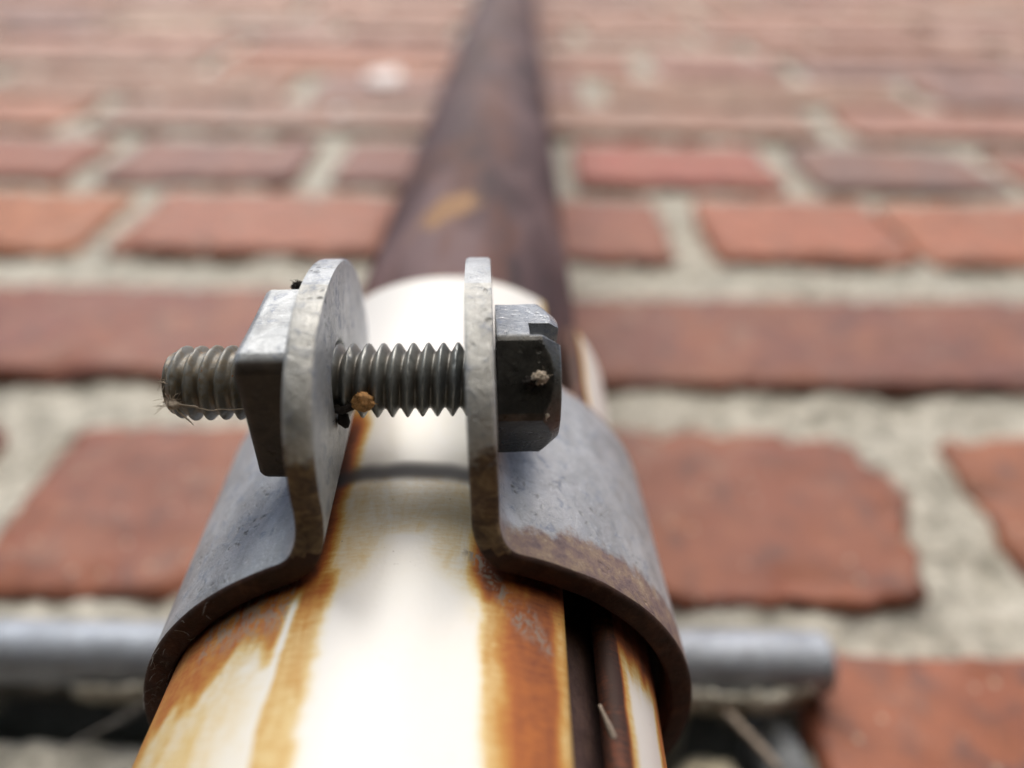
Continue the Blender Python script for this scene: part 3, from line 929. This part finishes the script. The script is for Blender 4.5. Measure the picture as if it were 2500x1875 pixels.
top('slate_shard', V, Fc, M_SLATE, (45.8, 7, 56), 'smooth grey stone shard wedged beside the lower right brick', 'stone')
V, Fc = blob(0, 0, 0, 7.5, 6, 6.5, 8.3, 3, 0.25)
top('pebble', V, Fc, M_PEBBLE, (33, 6, 52.5), 'rounded beige pebble in the dark hole below the rod', 'pebble')
tw = wobble((26, -4.0, 66.6), (33.5, -4.8, 65.5), 8, 0.3, 3) + wobble((34.2, -5, 64.9), (41.5, -6.0, 52.0), 12, 0.8, 6)
V, Fc = tube(tw, [0.6 + 0.12 * nz(i * .7) for i in range(len(tw))], 9)
top('twig', V, Fc, M_TWIG, (0, 0, 0), 'thin grey twig bent across the hole below the rod', 'twig')

# ------------------------------------------------------------------ small bits caught on the metal
RV = Vector((0, -math.cos(THETA), -math.sin(THETA))); DN = Vector((0, math.sin(THETA), -math.cos(THETA)))
def on_bolt(x, out, down):                # a spot near the bolt: along it, out toward the viewer's side, and down
    q = Vector((x, B_Y, B_Z)) + RV * out + DN * down; return clamp_world(q)
def fibres(c, n, length, spread, seed, r=0.035, droop=0.3):
    rnd = random.Random(seed); parts = []
    for i in range(n):
        d = Vector((rnd.uniform(-1, 1), rnd.uniform(-1, .4), rnd.uniform(-1, 1))).normalized()
        p0 = Vector(c) + Vector((rnd.uniform(-1, 1), rnd.uniform(-1, 1), rnd.uniform(-1, 1))) * spread
        L = length * rnd.uniform(0.35, 1); pts = []
        cr = Vector((rnd.uniform(-1, 1), rnd.uniform(-1, 1), rnd.uniform(-1, 1)))
        for j in range(7):
            t = j / 6; pts.append(tuple(p0 + d * L * t + cr * L * 0.5 * t * t + Vector((0, 0, -droop * L * t * t))))
        parts.append(tube(pts, [r * (1 - 0.5 * j / 6) for j in range(7)], 5))
    return parts

# amber husk stuck on the thread near the left lug
c = on_bolt(-3.8, 2.75, 1.75)
hp = [blob(c[0], c[1], c[2], 0.95, 0.8, 0.62, 2.2, 3, 0.45, 0.6)] + fibres(c, 14, 1.2, 0.5, 5, 0.03)
V, Fc = merge(*hp)
top('insect_husk', V, Fc, M_COCOON, (0, 0, 0), 'tiny amber insect husk stuck on the thread beside the left lug', 'husk')
c2 = on_bolt(-5.4, 2.3, 2.4)
hp = [tube(wobble(on_bolt(-6.3, 2.2, 2.3), on_bolt(-3.9, 2.6, 2.0), 8, .25, 2), [0.32, .38, .35, .3, .3, .26, .2, .15], 8),
      blob(*on_bolt(-5.7, 1.4, 3.2), 0.5, 0.8, 0.8, 6.1, 2, 0.4)] + fibres(c2, 10, 1.5, 0.5, 8, 0.03)
V, Fc = merge(*hp)
top('dark_stalk', V, Fc, M_DEBRIS, (0, 0, 0), 'dark dried stalk under the thread beside the amber husk', 'debris')
# lint on the darkened flat of the bolt head
rv = Vector((0, math.cos(view_a), math.sin(view_a)))
lc = Vector((10.4, B_Y, B_Z)) + rv * 5.75
c = clamp_world(lc)
hp = [blob(c[0], c[1], c[2], 0.62, 0.4, 0.55, 1.1, 3, 0.7, 0.7)] + fibres(c, 12, 0.7, 0.5, 11, 0.022)
V, Fc = merge(*hp)
top('lint_ball', V, Fc, M_SILK, (0, 0, 0), 'small pale ball of lint on the dark flat of the bolt head', 'lint')
lc2 = Vector((9.7, B_Y, B_Z)) + rv * 5.62 + Vector((0, -math.sin(view_a), math.cos(view_a))) * 0.15
c = clamp_world(lc2)
V, Fc = merge(blob(c[0], c[1], c[2], 0.75, 0.3, 0.55, 4.1, 3, 0.6, 0.7), *fibres(c, 8, 0.8, 0.4, 15, 0.03))
top('black_crumb', V, Fc, M_DEBRIS, (0, 0, 0), 'black crumb beside the lint on the bolt head', 'debris')
lc3 = Vector((10.9, B_Y, B_Z)) + rv * 5.2 + Vector((0, -math.sin(view_a), math.cos(view_a))) * 3.0
c = clamp_world(lc3)
V, Fc = merge(blob(*c, 0.25, 0.25, 0.25, 4.1, 2, 0.4), *fibres(c, 5, 0.5, 0.1, 25, 0.025))
top('dust_speck', V, Fc, M_SILK, (0, 0, 0), 'tiny pale dust speck low on the bolt head below the lint', 'lint')
# fluff and threads of web on the free end of the bolt
c = on_bolt(-19.3, 2.9, 1.6)
e1 = on_bolt(-17.0, 3.0, 2.0); e2 = on_bolt(-12.6, 2.9, 2.3); e3 = on_bolt(-17.4, 2.8, 3.4)
hp = [tube(wobble(c, e1, 9, .2, 1), 0.10, 6), tube(wobble(e1, e2, 12, .25, 4), 0.055, 6), tube(wobble(c, e3, 9, .4, 7), [0.13, .12, .11, .1, .09, .08, .07, .05, .02], 6),
      blob(*on_bolt(-19.0, 2.8, 1.7), 0.5, .35, .5, 3, 2, .6, .7), blob(*on_bolt(-12.8, 2.6, 2.9), 0.3, .3, .5, 9, 2, .6, .7)]
hp += fibres(c, 30, 1.4, 0.35, 21, 0.03) + fibres(on_bolt(-19.7, 2.9, 0.0), 10, 0.9, 0.3, 31, 0.03)
V, Fc = merge(*hp)
top('web_fluff', V, Fc, M_SILK, (0, 0, 0), 'pale fluff and web threads on the free end of the bolt', 'cobweb')
# black tuft between nut and lug
c = clamp_world((XL - T / 2 - 1.7, B_Y - 5.7, B_Z + 6.35))
V, Fc = merge(blob(c[0], c[1], c[2], 0.7, 0.5, 0.35, 6, 3, .5, .7), *fibres(c, 22, 1.3, 0.4, 41, 0.045, 0))
top('black_tuft', V, Fc, M_DEBRIS, (0, 0, 0), 'black fuzzy tuft on top of the square nut beside the lug', 'debris')
# dust fibres caught on the lower left rim of the clamp
hp = []
for i in range(22):
    a = math.radians(-78 + 40 * random.random() ** 1.6); r = RM + random.uniform(-1.0, 1.0)
    hp += fibres(clamp_world((r * math.sin(a), -r * math.cos(a), -HALF - 0.1)), 2, 0.9, 0.3, 60 + i, 0.02)
V, Fc = merge(*hp)
top('rim_dust', V, Fc, M_WEB, (0, 0, 0), 'fine dust fibres hanging on the lower left rim of the clamp', 'cobweb')
# pale flake inside the slit
rr_ = R_SL - 1.0
a = math.radians(47.4)
pa = (AXX + rr_ * math.sin(a) - .5, AXY - rr_ * math.cos(a) - .6, 28.8); pb = (pa[0] + 1.3, pa[1] + 0.7, 25.6)
V, Fc = tube([Vector(pa).lerp(Vector(pb), t / 6) for t in range(7)], [0.13, .15, .2, .26, .3, .25, .08], 8)
top('pale_flake', V, Fc, M_TWIG, (0, 0, 0), 'thin pale flake lying in the slit of the white sleeve', 'flake')
# strands of cobweb on the left
for p0, p1, r, lab in (((-31.5, -44, 34.0), (-46, -30, 24.0), 0.11, 'dusty cobweb strand from the sleeve down to the lower left corner'),
                       ((-52, -6, 66), (-70, -3, 55), 0.16, 'faint cobweb strand in the dark gap under the rod at the left')):
    V, Fc = merge(tube(wobble(p0, p1, 14, 0.5, r * 9), r, 6), *[tube(wobble(p0, (p1[0] + k, p1[1], p1[2] + k * .6), 12, .9, k * 3.1), r * 0.4, 5) for k in (-1.2, 1.0)])
    top('cobweb_strand', V, Fc, M_WEB, (0, 0, 0), lab, 'cobweb')
